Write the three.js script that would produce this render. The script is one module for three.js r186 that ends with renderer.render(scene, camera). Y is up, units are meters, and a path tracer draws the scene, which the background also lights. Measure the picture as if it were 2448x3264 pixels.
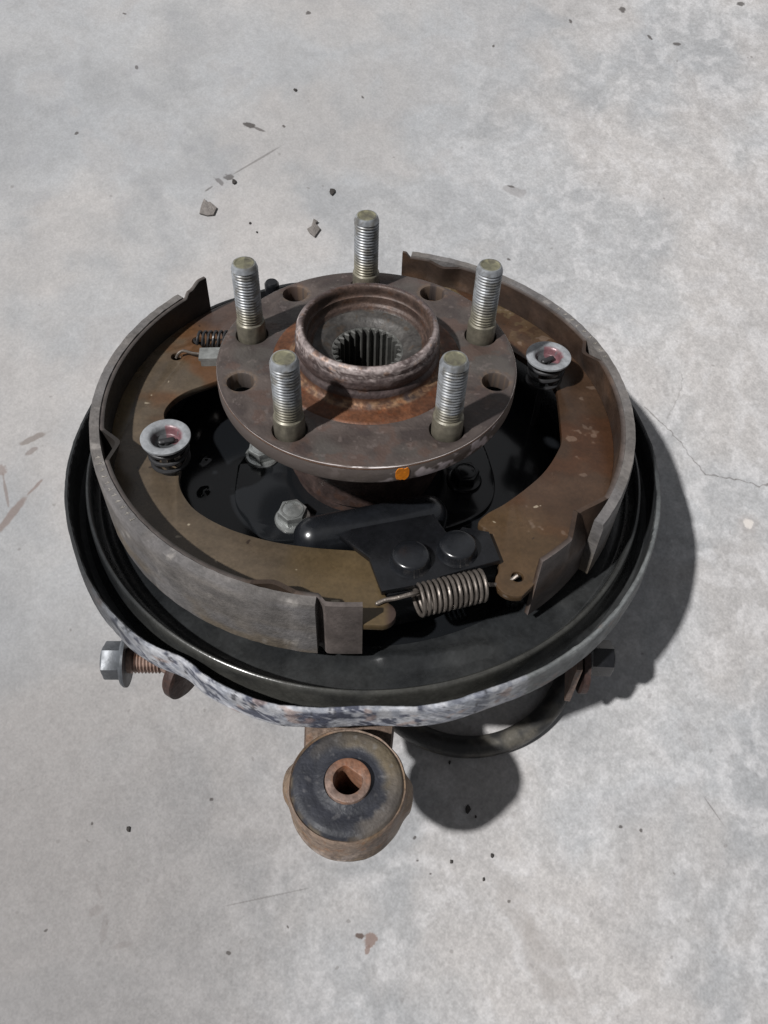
import * as THREE from 'three';
import { mergeGeometries, toCreasedNormals } from 'three/addons/utils/BufferGeometryUtils.js';

const mix = (a, b, t) => a + (b - a) * t;
// ------------------------------------------------------------------ camera, sky, sun, exposure
const scene = new THREE.Scene();
const camera = new THREE.PerspectiveCamera(62.27, 768 / 1024, 0.01, 50);
const FLOOR = 135.0;                                 // mm along the hub axis from the floor up to the top face of the wheel flange
const UP = new THREE.Vector3(0.05814, 0.93636, 0.34619).normalize();      // the floor's normal seen from the brake, which lies tilted with its front edge raised
camera.position.set(-0.00597, 0.47161, 0.19871);
camera.up.set(-0.07423, 0.33411, -0.93961);
camera.lookAt(camera.position.clone().add(new THREE.Vector3(0.04837, -0.93989, -0.33803)));
{
  const w = 128, h = 64, d = new Float32Array(w * h * 4);
  for (let j = 0; j < h; j++) for (let i = 0; i < w; i++) {
    const el = (j + 0.5) / h * 180 - 90, t = Math.min(1, Math.max(0, el / 70));
    const back = 0.5 + 0.5 * Math.cos(((i + 0.5) / w - 0.25) * 2 * Math.PI);      // softly brighter sky behind the brake
    const L = el < 0 ? 0.1 : mix(0.07 + 0.26 * back, 0.16, t * t);
    d.set([L * 0.985, L, L * 1.04, 1], (j * w + i) * 4);
  }
  const sky = new THREE.DataTexture(d, w, h, THREE.RGBAFormat, THREE.FloatType);
  sky.mapping = THREE.EquirectangularReflectionMapping; sky.magFilter = THREE.LinearFilter; sky.needsUpdate = true;
  scene.background = sky; scene.environment = sky;
}
const sun = new THREE.DirectionalLight(new THREE.Color(1, 0.985, 0.97), 4.4);
{
  sun.position.set(-0.53346, 0.8391, 0.10641).multiplyScalar(3);
  sun.castShadow = true; sun.shadow.mapSize.set(4096, 4096); sun.shadow.radius = 3.4;
  Object.assign(sun.shadow.camera, { left: -0.5, right: 0.5, top: 0.5, bottom: -0.5, near: 0.5, far: 6 });
  scene.add(sun, sun.target);
}
const renderer = new THREE.WebGLRenderer({ antialias: true });
renderer.toneMapping = THREE.LinearToneMapping;
renderer.toneMappingExposure = 1.0;
renderer.shadowMap.enabled = true;
renderer.setSize(768, 1024);

// ------------------------------------------------------------------ noise
const PI = Math.PI, rad = (a) => a * PI / 180;
let seed = 7;
const rnd = () => { seed = (seed + 0x6d2b79f5) | 0; let t = Math.imul(seed ^ (seed >>> 15), 1 | seed); t = (t + Math.imul(t ^ (t >>> 7), 61 | t)) ^ t; return ((t ^ (t >>> 14)) >>> 0) / 4294967296; };
const hash = (x, y, z) => { let h = Math.imul(x, 374761393) ^ Math.imul(y, 668265263) ^ Math.imul(z, 2147483647 ^ 1013904223); h = Math.imul(h ^ (h >>> 13), 1274126177); return ((h ^ (h >>> 16)) >>> 0) / 4294967295; };
const sm = (t) => t * t * (3 - 2 * t), clamp = (x, a = 0, b = 1) => Math.min(b, Math.max(a, x));
const step = (a, b, x) => sm(clamp((x - a) / (b - a)));
function n2(x, y, s = 0, p = 0) {                    // value noise, period p if given
  const xi = Math.floor(x), yi = Math.floor(y), fx = sm(x - xi), fy = sm(y - yi), m = (v) => p ? ((v % p) + p) % p : v;
  const a = m(xi), b = m(xi + 1), c = m(yi), d = m(yi + 1);
  return mix(mix(hash(a, c, s), hash(b, c, s), fx), mix(hash(a, d, s), hash(b, d, s), fx), fy);
}
function f2(x, y, oct, s = 0, p = 0) { let v = 0, w = 0, a = 1; for (let i = 0; i < oct; i++) { v += a * n2(x, y, s + i * 17, p); w += a; x *= 2; y *= 2; p *= 2; a *= 0.55; } return v / w; }
function n3(x, y, z, s = 0) {
  const zi = Math.floor(z), fz = sm(z - zi);
  return mix(n2(x + zi * 57.31, y + zi * 31.7, s), n2(x + (zi + 1) * 57.31, y + (zi + 1) * 31.7, s), fz);
}
const f3 = (x, y, z, s = 0) => (n3(x, y, z, s) + 0.55 * n3(2 * x, 2 * y, 2 * z, s + 5) + 0.3 * n3(4 * x, 4 * y, 4 * z, s + 9)) / 1.85;
const lin = (c) => c <= 0.04045 ? c / 12.92 : Math.pow((c + 0.055) / 1.055, 2.4);
const mixc = (a, b, t) => [mix(a[0], b[0], t), mix(a[1], b[1], t), mix(a[2], b[2], t)];

function tex(w, h, fn, srgb = true) {                // fn(u, v) -> [r, g, b] 0..255
  const d = new Uint8Array(w * h * 4);
  for (let j = 0; j < h; j++) for (let i = 0; i < w; i++) {
    const c = fn((i + 0.5) / w, (j + 0.5) / h), o = (j * w + i) * 4;
    d[o] = clamp(c[0], 0, 255); d[o + 1] = clamp(c[1], 0, 255); d[o + 2] = clamp(c[2], 0, 255); d[o + 3] = 255;
  }
  const t = new THREE.DataTexture(d, w, h, THREE.RGBAFormat);
  t.magFilter = THREE.LinearFilter; t.minFilter = THREE.LinearMipmapLinearFilter; t.generateMipmaps = true;
  t.wrapS = t.wrapT = THREE.RepeatWrapping; if (srgb) t.colorSpace = THREE.SRGBColorSpace; t.needsUpdate = true;
  return t;
}
const rep = (t, s) => { const c = t.clone(); c.repeat.set(s, s); c.needsUpdate = true; return c; };

// shared grain maps; one tile is 60 mm (uv = mm / 60)
const grain = tex(512, 512, (u, v) => {
  const a = f2(u * 8, v * 8, 6, 1, 8), b = f2(u * 40, v * 40, 3, 44, 40);
  const g = 222 + (a - 0.5) * 80 + (b - 0.5) * 50; return [g, g, g];
});
const rustMap = tex(512, 512, (u, v) => {            // mottled old steel: brown black, purple brown, rust flecks
  const a = f2(u * 6, v * 6, 6, 3, 6), b = f2(u * 14, v * 14, 5, 71, 14), c = f2(u * 50, v * 50, 2, 90, 50);
  let k = mixc([196, 189, 187], [236, 229, 226], step(0.35, 0.65, a));
  k = mixc(k, [232, 190, 158], step(0.58, 0.74, b) * 0.5);
  k = mixc(k, [160, 150, 148], step(0.46, 0.3, b) * 0.45);
  const g = 1 + (c - 0.5) * 0.3; return [k[0] * g, k[1] * g, k[2] * g];
});
const bumpMap = tex(512, 512, (u, v) => { const g = 255 * (0.55 * f2(u * 16, v * 16, 5, 5, 16) + 0.45 * f2(u * 70, v * 70, 2, 8, 70)); return [g, g, g]; }, false);
const roughMap = tex(256, 256, (u, v) => { const g = 255 * clamp(0.62 + 0.7 * (f2(u * 10, v * 10, 5, 21, 10) - 0.5) + 0.25); return [g, g, g]; }, false);

function mat(name, hex, o = {}) {
  const m = new THREE.MeshPhysicalMaterial({ name, color: new THREE.Color(...hex.map((c) => lin(c / 255))), roughness: 0.7, map: grain, bumpMap, bumpScale: 0.00012, roughnessMap: roughMap, ...o });
  return m;
}
const M = {
  hub: mat('hub steel', [255, 255, 255], { map: rustMap, roughness: 0.66, metalness: 0.2, bumpScale: 0.0002, vertexColors: true }),
  shoe: mat('shoe steel', [255, 255, 255], { roughness: 0.62, metalness: 0.05, bumpScale: 0.0001, vertexColors: true }),
  lining: mat('brake lining', [255, 255, 255], { roughness: 0.9, bumpScale: 0.0003, vertexColors: true }),
  plate: mat('black backing plate', [255, 255, 255], { roughness: 0.28, bumpScale: 0.00006, vertexColors: true }),
  rim: mat('worn rim paint', [255, 255, 255], { roughness: 0.8, bumpScale: 0.0002, vertexColors: true }),
  enamel: mat('black enamel', [27, 28, 31], { roughness: 0.3, bumpScale: 0.00003 }),
  gloss: mat('glossy black enamel', [30, 32, 36], { roughness: 0.3, bumpScale: 0.00003, clearcoat: 0.5, clearcoatRoughness: 0.26 }),
  zinc: mat('zinc plated steel', [255, 255, 255], { roughness: 0.52, metalness: 0.25, bumpScale: 0.00006, vertexColors: true }),
  shiny: mat('bright zinc', [205, 208, 206], { roughness: 0.32, metalness: 0.75, bumpScale: 0.00004 }),
  pan: new THREE.MeshPhysicalMaterial({ name: 'smooth black paint', color: new THREE.Color(0.009, 0.010, 0.0115), roughness: 0.14 }),
  cup: mat('zinc washer', [255, 255, 255], { roughness: 0.5, metalness: 0.1, vertexColors: true }),
  wire: mat('spring wire', [128, 120, 113], { roughness: 0.5, metalness: 0.6, bumpScale: 0.00015 }),
  wireDark: mat('dark spring wire', [62, 62, 64], { roughness: 0.5, metalness: 0.3 }),
  cast: mat('rusty casting', [255, 255, 255], { map: rustMap, roughness: 0.75, metalness: 0.0, bumpScale: 0.0003, vertexColors: true }),
  rubber: mat('old rubber', [255, 255, 255], { roughness: 0.72, bumpScale: 0.0003, vertexColors: true }),
  hose: mat('black cable sheath', [255, 255, 255], { roughness: 0.55, bumpScale: 0.0002, vertexColors: true }),
  paint: mat('orange paint', [240, 140, 20], { roughness: 0.6 }),
  mark: mat('pale stamp', [176, 170, 160], { roughness: 0.8 }),
  red: mat('red paint', [190, 80, 88], { roughness: 0.55 }),
  soot: mat('dark dirt', [62, 58, 56], { roughness: 0.95 }),
  chip: mat('grey flake', [136, 130, 126], { roughness: 0.9, bumpScale: 0.0006 }),
};

// ------------------------------------------------------------------ geometry helpers (millimetres, y = 0 on the flange top)
function boxUV(g, s = 60) {
  const p = g.attributes.position, n = g.attributes.normal, uv = new Float32Array(p.count * 2);
  for (let i = 0; i < p.count; i += 3) {
    let ax = 0, ay = 0, az = 0;
    for (let k = 0; k < 3; k++) { ax += Math.abs(n.getX(i + k)); ay += Math.abs(n.getY(i + k)); az += Math.abs(n.getZ(i + k)); }
    for (let k = 0; k < 3; k++) {
      const x = p.getX(i + k), y = p.getY(i + k), z = p.getZ(i + k);
      const q = ay >= ax && ay >= az ? [x, z] : ax >= az ? [z, y] : [x, y];
      uv[2 * (i + k)] = q[0] / s + 0.137; uv[2 * (i + k) + 1] = q[1] / s + 0.71;
    }
  }
  g.setAttribute('uv', new THREE.BufferAttribute(uv, 2));
}
function paint(g, fn) {                              // fn(x, y, z, nx, ny, nz) -> sRGB 0..255
  const p = g.attributes.position, n = g.attributes.normal, c = new Float32Array(p.count * 3);
  for (let i = 0; i < p.count; i++) { const k = fn(p.getX(i), p.getY(i), p.getZ(i), n.getX(i), n.getY(i), n.getZ(i)); for (let j = 0; j < 3; j++) c[3 * i + j] = lin(clamp(k[j] / 255)); }
  g.setAttribute('color', new THREE.BufferAttribute(c, 3));
}
function prep(geos, crease) {
  geos = (Array.isArray(geos) ? geos : [geos]).map((g) => {
    for (const k of Object.keys(g.attributes)) if (k !== 'position' && k !== 'normal') g.deleteAttribute(k);
    return g.index ? g.toNonIndexed() : g;
  });
  let g = geos.length > 1 ? mergeGeometries(geos) : geos[0];
  g.deleteAttribute('normal');
  g = toCreasedNormals(g, crease);
  return g;
}
function part(name, geos, m, parent, o = {}) {       // o: colour, crease, at: [x, y, z], turn, label, uv
  const g = prep(geos, rad(o.crease ?? 38));
  if (o.uv) o.uv(g); else boxUV(g);
  if (m.vertexColors) paint(g, o.colour ?? (() => [255, 255, 255]));
  g.scale(0.001, 0.001, 0.001);
  if (!o.at) g.translate(0, o.local ? 0 : FLOOR / 1000, 0);
  const me = new THREE.Mesh(g, m); me.name = name; me.castShadow = me.receiveShadow = true;
  if (o.at) { me.position.set(o.at[0] / 1000, (o.at[1] + (o.local ? 0 : FLOOR)) / 1000, o.at[2] / 1000); if (o.turn) me.rotation.y = o.turn; }
  if (o.label) me.userData.label = o.label;
  parent.add(me); return me;
}
const lathe = (pts, seg = 96) => new THREE.LatheGeometry(pts.map(([r, y]) => new THREE.Vector2(Math.max(r, 1e-4), y)), seg);
const cyl = (r0, r1, h, seg = 48) => new THREE.CylinderGeometry(r0, r1, h, seg);
const flat = (g, y) => g.rotateX(PI / 2).translate(0, y, 0);      // shape drawn in (x, z) becomes horizontal, extruded downwards from y
function slab(pts, y, t, bevel = 0.5, holes = [], smooth = false) {
  const s = new THREE.Shape();
  if (smooth) { s.moveTo(...pts[0]); s.splineThru(pts.slice(1).concat([pts[0]]).map((p) => new THREE.Vector2(...p))); } else s.setFromPoints(pts.map((p) => new THREE.Vector2(...p)));
  for (const [x, z, r] of holes) { const h = new THREE.Path(); h.absarc(x, z, r, 0, PI * 2); s.holes.push(h); }
  const g = new THREE.ExtrudeGeometry(s, { depth: t - 2 * bevel, bevelEnabled: bevel > 0, bevelThickness: bevel, bevelSize: bevel, bevelOffset: -bevel, bevelSegments: 2, curveSegments: 24 });
  return flat(g, y - bevel);
}
const dense = (q, st) => { const P = []; for (let i = 0; i + 1 < q.length; i++) { const [a, b] = q[i], [c, d] = q[i + 1], k = Math.max(1, Math.ceil(Math.hypot(c - a, d - b) / st)); for (let j = 0; j < k; j++) P.push([mix(a, c, j / k), mix(b, d, j / k)]); } P.push(q[q.length - 1]); return P; };
class Fn extends THREE.Curve { constructor(f) { super(); this.f = f; } getPoint(t, o = new THREE.Vector3()) { return o.set(...this.f(t)); } }
const tube = (f, n, r, k = 10, closed = false) => new THREE.TubeGeometry(typeof f === 'function' ? new Fn(f) : new THREE.CatmullRomCurve3(f.map((p) => new THREE.Vector3(...p)), false, 'centripetal'), n, r, k, closed);
const ball = (x, y, z, r) => new THREE.SphereGeometry(r, 12, 8).translate(x, y, z);
// a solid swept along an arc: prof(th) gives a closed loop of [radius, y]; th is clockwise from the back, in degrees
function arcSolid(cx, cz, t0, t1, n, prof) {
  const pos = [], rows = [];
  for (let i = 0; i <= n; i++) {
    const th = mix(t0, t1, i / n), a = rad(th);
    rows.push(prof(th).map(([r, y]) => [cx + r * Math.sin(a), y, cz - r * Math.cos(a)]));
  }
  const k = rows[0].length, tri = (a, b, c) => pos.push(...a, ...b, ...c);
  for (let i = 0; i < n; i++) for (let j = 0; j < k; j++) {
    const a = rows[i][j], b = rows[i][(j + 1) % k], c = rows[i + 1][(j + 1) % k], d = rows[i + 1][j];
    tri(a, b, c); tri(a, c, d);
  }
  for (const [row, flip] of [[rows[0], 1], [rows[n], 0]]) {
    const c = new THREE.Vector3(); row.forEach((p) => c.add(new THREE.Vector3(...p))); c.divideScalar(k);
    const m = c.toArray();
    for (let j = 0; j < k; j++) { const a = row[j], b = row[(j + 1) % k]; flip ? tri(m, b, a) : tri(m, a, b); }
  }
  const g = new THREE.BufferGeometry(); g.setAttribute('position', new THREE.Float32BufferAttribute(pos, 3)); g.computeVertexNormals();
  return g;
}
const loop = (r0, r1, y0, y1, nr, ny) => {           // rectangle with subdivided sides, r0 < r1, y0 < y1
  const o = [];
  for (let i = 0; i < ny; i++) o.push([r1, mix(y0, y1, i / ny)]);
  for (let i = 0; i < nr; i++) o.push([mix(r1, r0, i / nr), y1]);
  for (let i = 0; i < ny; i++) o.push([r0, mix(y1, y0, i / ny)]);
  for (let i = 0; i < nr; i++) o.push([mix(r0, r1, i / nr), y0]);
  return o.reverse();
};
const polar = (x, z) => [Math.hypot(x, z), (Math.atan2(x, -z) * 180 / PI + 360) % 360];
function hexBolt(af, h, rw, hw, dome = 0.6) {        // hexagon head on a washer flange, base at y = 0
  const s = new THREE.Shape(), R = af / Math.sqrt(3) - 0.4;
  for (let i = 0; i < 6; i++) { const a = i * PI / 3; i ? s.lineTo(R * Math.cos(a), R * Math.sin(a)) : s.moveTo(R, 0); }
  const hex = flat(new THREE.ExtrudeGeometry(s, { depth: h - 1.6, bevelThickness: 0.8, bevelSize: 0.8, bevelOffset: -0.4, bevelSegments: 2 }), hw + h - 0.8);
  const cap = lathe([[0, hw + h + 0.02], [af * 0.34, hw + h + 0.02], [af * 0.37, hw + h - 0.25], [af * 0.40, hw + h + 0.35], [af * 0.445, hw + h + 0.3], [af * 0.47, hw + h - 0.4]], 40);
  return [hex, cap, lathe([[0.1, 0], [rw, 0], [rw, hw * 0.5], [rw * 0.93, hw], [af * 0.5, hw + 0.5]], 48)];
}

// ------------------------------------------------------------------ the setting: a concrete floor
const FX0 = -0.36, FZ0 = -0.44, FS = 0.76;           // one texture covers 0.76 m of floor
const blobs = [];                                    // marks on the slab: [x, z, rx, rz, angle, strength, r, g, b] in mm
const mark = (x, z, rx, rz, ang, k, c = [52, 48, 46]) => blobs.push([x, z, rx, rz, rad(ang), k, ...c]);
{
  for (const [x, z, a] of [[-191, -340, 1.6], [-59, -359, 1.8], [-175, -291, 1.8], [-14, -284, 1.3], [-206, -228, 1.4], [-67, -251, 1.5], [180, -396, 3], [139, -378, 2], [80, -345, 1.3], [221, -366, 2.8], [275, -415, 3.4],
    [92, -157, 1.4], [200, -370, 2.4], [44, 208, .9], [53, 225, .8], [165, 198, 1.2], [154, 197, 1], [94, 236, .9], [-63, 195, 1], [-18, 253, .9], [-46, 266, 1.3], [-136, 260, .9], [-122, 210, .9], [46, 219, .7]])
    mark(x, z, a, a * (0.5 + 0.4 * rnd()), rnd() * 180, 0.62);
  mark(-91, -249, 4, 2.4, 10, .7); mark(-84, -246.5, 5, 1.1, 20, .5); mark(-100, -203, 3.4, 2.4, 0, .6); mark(-106, -199, 4, 1.6, 40, .45); mark(-112, -192, 3.4, .7, -45, .4); mark(-82, -220, 20, .8, -43, .28);
  mark(97, -214, 9, 4, 10, .4, [118, 114, 114]); mark(94, -217.5, 3, .8, 10, .6);
  mark(23.7, 257, 3, 3.8, 30, .75, [120, 100, 92]); mark(18.5, 255.4, 2.4, 1.2, 0, .8, [80, 66, 60]); mark(22.6, 261.5, 1.2, 2.2, 15, .7, [120, 100, 92]);
  mark(-191, -1, 9.5, 1.9, -33, .6, [112, 103, 98]); mark(-191, 7.5, 4, 1.7, -42, .55, [114, 104, 100]); mark(-194, 46, 14, 2.4, -62, .6, [114, 98, 92]); mark(-185, 30, 6, .9, -58, .5, [112, 94, 88]);
  mark(-206, 21, 3, 3, 0, .5, [120, 104, 98]); mark(-201, 33, 9, .8, 70, .5, [112, 98, 92]);
  mark(-113, 250, 4, 2.2, -30, .3, [116, 110, 108]); mark(-108, 258, 1.8, 6, 0, .25, [116, 110, 108]); mark(-98, 265, 5, 1.4, -15, .25, [116, 110, 108]); mark(-114, 240, 4, .9, 60, .25, [110, 104, 102]);
  mark(240.5, 19, 6, 6, 0, .28, [140, 134, 132]); mark(240.5, 19, 3, 3, 0, .75, [212, 206, 200]);
  mark(205.5, 186, 9, .35, 55, .3); mark(-30, 240, 20, .35, -14, .2);
  mark(98, 238, 17, 7, 58, .2, [140, 134, 130]); mark(114, 266, 22, 9, 60, .28, [136, 130, 126]);
  for (let i = 0; i < 46; i++) mark(mix(-270, -90, rnd()), mix(-345, -170, rnd()), mix(3, 9, rnd()), mix(3, 7, rnd()), rnd() * 180, mix(.05, .2, rnd()), [138, 138, 142]);
  for (let i = 0; i < 120; i++) mark(mix(-300, 320, rnd()), mix(-420, 300, rnd()), mix(.5, 1.3, rnd()), mix(.4, 1.1, rnd()), rnd() * 180, mix(.1, .45, rnd()), [104, 100, 98]);
  for (let i = 0; i < 260; i++) mark(mix(60, 320, rnd()), mix(-120, 300, rnd()), mix(.4, 1.8, rnd()), mix(.4, 1.5, rnd()), rnd() * 180, mix(.06, .28, rnd()), [118, 114, 114]);
}
const crackPts = [[180, -54], [188.3, -45.7], [195.2, -38.9], [202, -32.2], [207.7, -21.5], [211.8, -17.1], [215.9, -11.7], [223.1, -10.8], [229.2, -9.5], [234.7, -9.9], [243.5, -8.3], [249.6, -5.9], [255.4, -7.8], [275, -4], [300, -9], [340, -2]];
const crack2 = [[193.9, -47.7], [199, -56.2], [204.5, -69.8], [206, -80]];
const cells = new Map();
const cellAdd = (x, z, r, f) => { for (let i = Math.floor((x - r) / 20); i <= Math.floor((x + r) / 20); i++) for (let j = Math.floor((z - r) / 20); j <= Math.floor((z + r) / 20); j++) { const k = i * 4096 + j; (cells.get(k) ?? cells.set(k, []).get(k)).push(f); } };
for (const b of blobs) {
  const [x, z, rx, rz, a, k, ...c] = b, ca = Math.cos(a), sa = Math.sin(a), R = Math.max(rx, rz) * 1.7 + 1;
  cellAdd(x, z, R, (px, pz, col) => {
    const dx = px - x, dz = pz - z, w = 0.45 * (f2(px / Math.max(1.2, rx * .5) + 99, pz / Math.max(1.2, rx * .5), 3, 31) - 0.5) * 2;
    const q = Math.hypot((dx * ca + dz * sa) / rx, (dz * ca - dx * sa) / rz) + w;
    return q < 1.25 ? mixc(col, c, k * step(1.2, 0.75, q)) : col;
  });
}
for (const [pts, wd, k] of [[crackPts, 0.36, 0.45], [crack2, 0.35, 0.22]]) for (let i = 0; i + 1 < pts.length; i++) {
  const [ax, az] = pts[i], [bx, bz] = pts[i + 1], L = Math.hypot(bx - ax, bz - az);
  cellAdd((ax + bx) / 2, (az + bz) / 2, L / 2 + 3, (px, pz, col) => {
    const jx = px + 1.8 * (n2(px / 2.4, pz / 2.4, 60) - .5), jz = pz + 1.8 * (n2(px / 3, pz / 3, 61) - .5);
    const t = clamp(((jx - ax) * (bx - ax) + (jz - az) * (bz - az)) / (L * L)), d = Math.hypot(jx - ax - t * (bx - ax), jz - az - t * (bz - az));
    return mixc(col, [84, 80, 78], k * step(wd * 1.5, wd * 0.5, d));
  });
}
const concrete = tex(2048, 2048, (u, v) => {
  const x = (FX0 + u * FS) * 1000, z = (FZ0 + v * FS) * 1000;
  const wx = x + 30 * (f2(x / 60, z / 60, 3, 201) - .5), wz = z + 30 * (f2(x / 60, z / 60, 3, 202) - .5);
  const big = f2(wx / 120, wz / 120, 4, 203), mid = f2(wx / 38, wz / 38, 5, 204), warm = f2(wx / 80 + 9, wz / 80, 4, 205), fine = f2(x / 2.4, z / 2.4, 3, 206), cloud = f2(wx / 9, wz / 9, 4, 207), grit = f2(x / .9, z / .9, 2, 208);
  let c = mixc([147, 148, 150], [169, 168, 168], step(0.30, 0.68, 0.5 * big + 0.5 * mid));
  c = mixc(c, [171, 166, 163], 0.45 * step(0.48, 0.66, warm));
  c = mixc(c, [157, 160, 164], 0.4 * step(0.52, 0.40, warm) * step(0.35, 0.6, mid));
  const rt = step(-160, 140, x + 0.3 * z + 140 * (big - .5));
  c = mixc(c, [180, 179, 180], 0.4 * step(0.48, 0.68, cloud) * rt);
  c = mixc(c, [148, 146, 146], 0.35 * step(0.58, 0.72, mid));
  c = mixc(c, [134, 131, 130], 0.75 * step(50, -90, x + 50 * (warm - .5)) * step(60, 220, z + 80 * (big - .5)));   // soft shade at the front left, painted into the floor colour
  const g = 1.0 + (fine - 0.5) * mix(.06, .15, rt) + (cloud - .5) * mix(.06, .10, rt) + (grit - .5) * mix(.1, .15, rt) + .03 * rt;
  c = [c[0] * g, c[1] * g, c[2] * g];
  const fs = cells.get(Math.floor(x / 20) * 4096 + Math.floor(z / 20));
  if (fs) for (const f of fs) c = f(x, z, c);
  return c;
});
concrete.wrapS = concrete.wrapT = THREE.MirroredRepeatWrapping;
{
  const g = new THREE.PlaneGeometry(8, 8, 1, 1).rotateX(-PI / 2), p = g.attributes.position, uv = g.attributes.uv;
  for (let i = 0; i < 4; i++) uv.setXY(i, (p.getX(i) - FX0) / FS, (p.getZ(i) - FZ0) / FS);
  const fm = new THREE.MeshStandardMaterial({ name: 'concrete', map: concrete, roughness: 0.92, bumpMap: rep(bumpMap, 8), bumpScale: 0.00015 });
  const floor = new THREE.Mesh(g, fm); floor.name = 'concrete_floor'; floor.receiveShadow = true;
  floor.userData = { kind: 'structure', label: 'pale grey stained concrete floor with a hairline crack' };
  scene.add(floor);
}

// ------------------------------------------------------------------ the drum brake
const brake = new THREE.Group(); brake.name = 'drum_brake_assembly';
brake.userData = { label: 'rusty drum brake with five-stud wheel hub lying on the concrete floor', category: 'drum brake' };
const lean = new THREE.Quaternion().setFromUnitVectors(UP, new THREE.Vector3(0, 1, 0));
brake.quaternion.copy(lean);
brake.position.copy(new THREE.Vector3(0, FLOOR, 0).applyQuaternion(lean).multiplyScalar(-0.001)).setY(0);
scene.add(brake);
// a point given on the floor (x, height, z in mm) in the brake's own axes
const onFloor = (x, h, z) => new THREE.Vector3(x, h - FLOOR * UP.y, z).applyQuaternion(lean.clone().invert()).toArray();

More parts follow.
